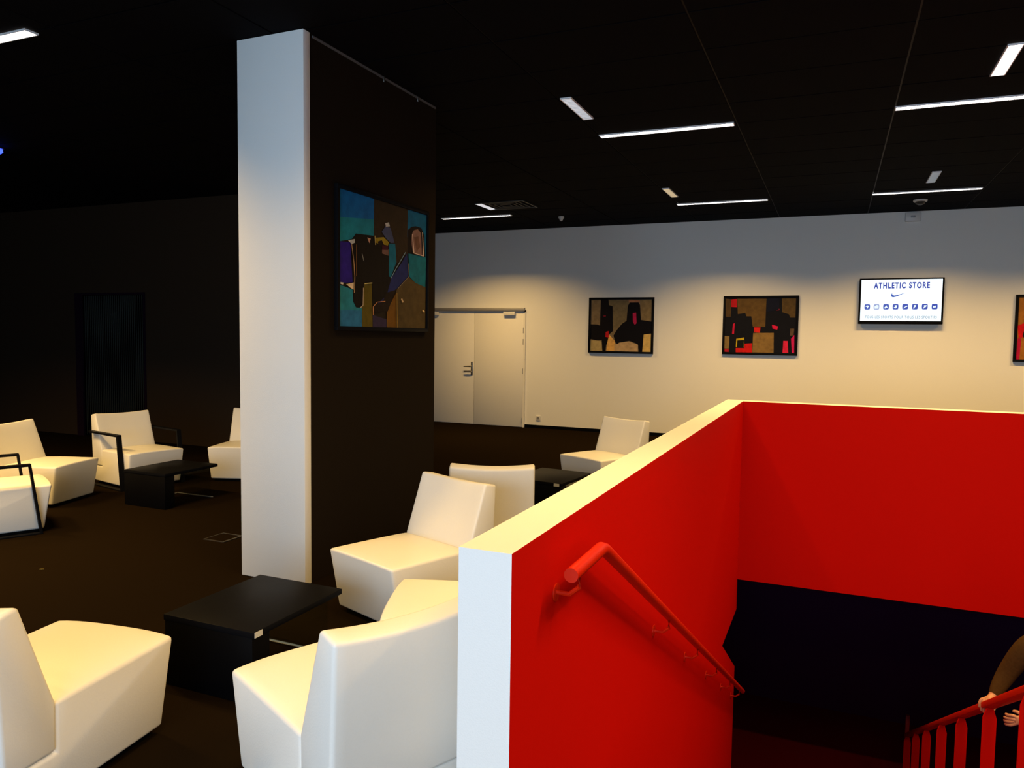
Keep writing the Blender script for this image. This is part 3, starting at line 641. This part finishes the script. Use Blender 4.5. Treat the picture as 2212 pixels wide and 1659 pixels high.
# legs
limb(pel, [((1.18,5.10,-0.66),(0.095,0.10),1),((1.175,4.95,-1.02),(0.062,0.066),1),((1.175,4.99,-1.25),(0.055,0.06),1),((1.175,4.99,f9+0.10),(0.042,0.045),1),((1.175,4.985,f9+0.045),(0.042,0.042),3),((1.17,4.91,f9+0.036),(0.040,0.032),3),((1.165,4.845,f9+0.030),(0.032,0.026),3)])
limb(pel, [((1.36,5.13,-0.66),(0.095,0.10),1),((1.37,5.14,-1.10),(0.062,0.066),1),((1.37,5.25,-1.35),(0.055,0.06),1),((1.37,5.30,f10+0.10),(0.042,0.045),1),((1.37,5.30,f10+0.045),(0.042,0.042),3),((1.37,5.22,f10+0.036),(0.040,0.032),3),((1.37,5.155,f10+0.030),(0.032,0.026),3)])
# nose and ears grow out of the head
node((1.27,4.925,0.13),0.012,hd,2)
for s in (-1,1): node((1.27+s*0.082,5.05,0.13),0.011,hd,2)
me = bpy.data.meshes.new('body_cage'); me.from_pydata([tuple(v) for v in V], Ed, []); me.update()
tmp = bpy.data.objects.new('body_cage', me); COL.objects.link(tmp)
md = tmp.modifiers.new('skin','SKIN'); md.use_smooth_shade = True
for sv, r in zip(me.skin_vertices[0].data, Rr): sv.radius = r
me.skin_vertices[0].data[0].use_root = True
sb_ = tmp.modifiers.new('sub','SUBSURF'); sb_.levels = 2; sb_.render_levels = 2
bpy.context.view_layer.update()
bme = bpy.data.meshes.new_from_object(tmp.evaluated_get(bpy.context.evaluated_depsgraph_get())); bpy.data.objects.remove(tmp)
bme.materials.clear()
segs = [(V[a],V[b],Mt[b]) for a, b in Ed]
body = link('body', bme, [M_JACKET,M_TROUSER,M_SKIN,M_SHOE], per)
for pl in bme.polygons:
    c = pl.center; best = 9; mi = 0
    for a, b, m_ in segs:
        ab = b-a; t = max(0,min(1,(c-a).dot(ab)/max(1e-9,ab.length_squared))); d = (a+ab*t-c).length
        if d < best: best = d; mi = m_
    pl.material_index = mi; pl.use_smooth = True
hc = Vector((1.27,5.055,0.185))-org
bm = bmesh.new(); bmesh.ops.create_uvsphere(bm, u_segments=20, v_segments=12, radius=1.0)
for v in list(bm.verts):
    if v.co.z < -0.45 or (v.co.y < -0.30 and v.co.z < 0.35): bm.verts.remove(v)
for v in bm.verts: v.co = Vector((v.co.x*0.090, v.co.y*0.108, v.co.z*0.098))
link('hair', to_mesh(bm,'hair',True), M_HAIR, per, hc)
for s in (-1,1):
    bm = bmesh.new(); bmesh.ops.create_uvsphere(bm, u_segments=10, v_segments=8, radius=0.012)
    link('eye', to_mesh(bm,'eye',True), mat('eye_dark',(0.03,0.02,0.02),0.2,0.01,50,0.05), per, Vector((1.27+s*0.030,4.952,0.155))-org)
boxes('mouth', [(-0.024,0.024,-0.006,0.006,-0.004,0.004)], mat('lips',(0.35,0.09,0.07),0.5,0.05,90,0.1), per, 0.003, Vector((1.27,4.958,0.082))-org)
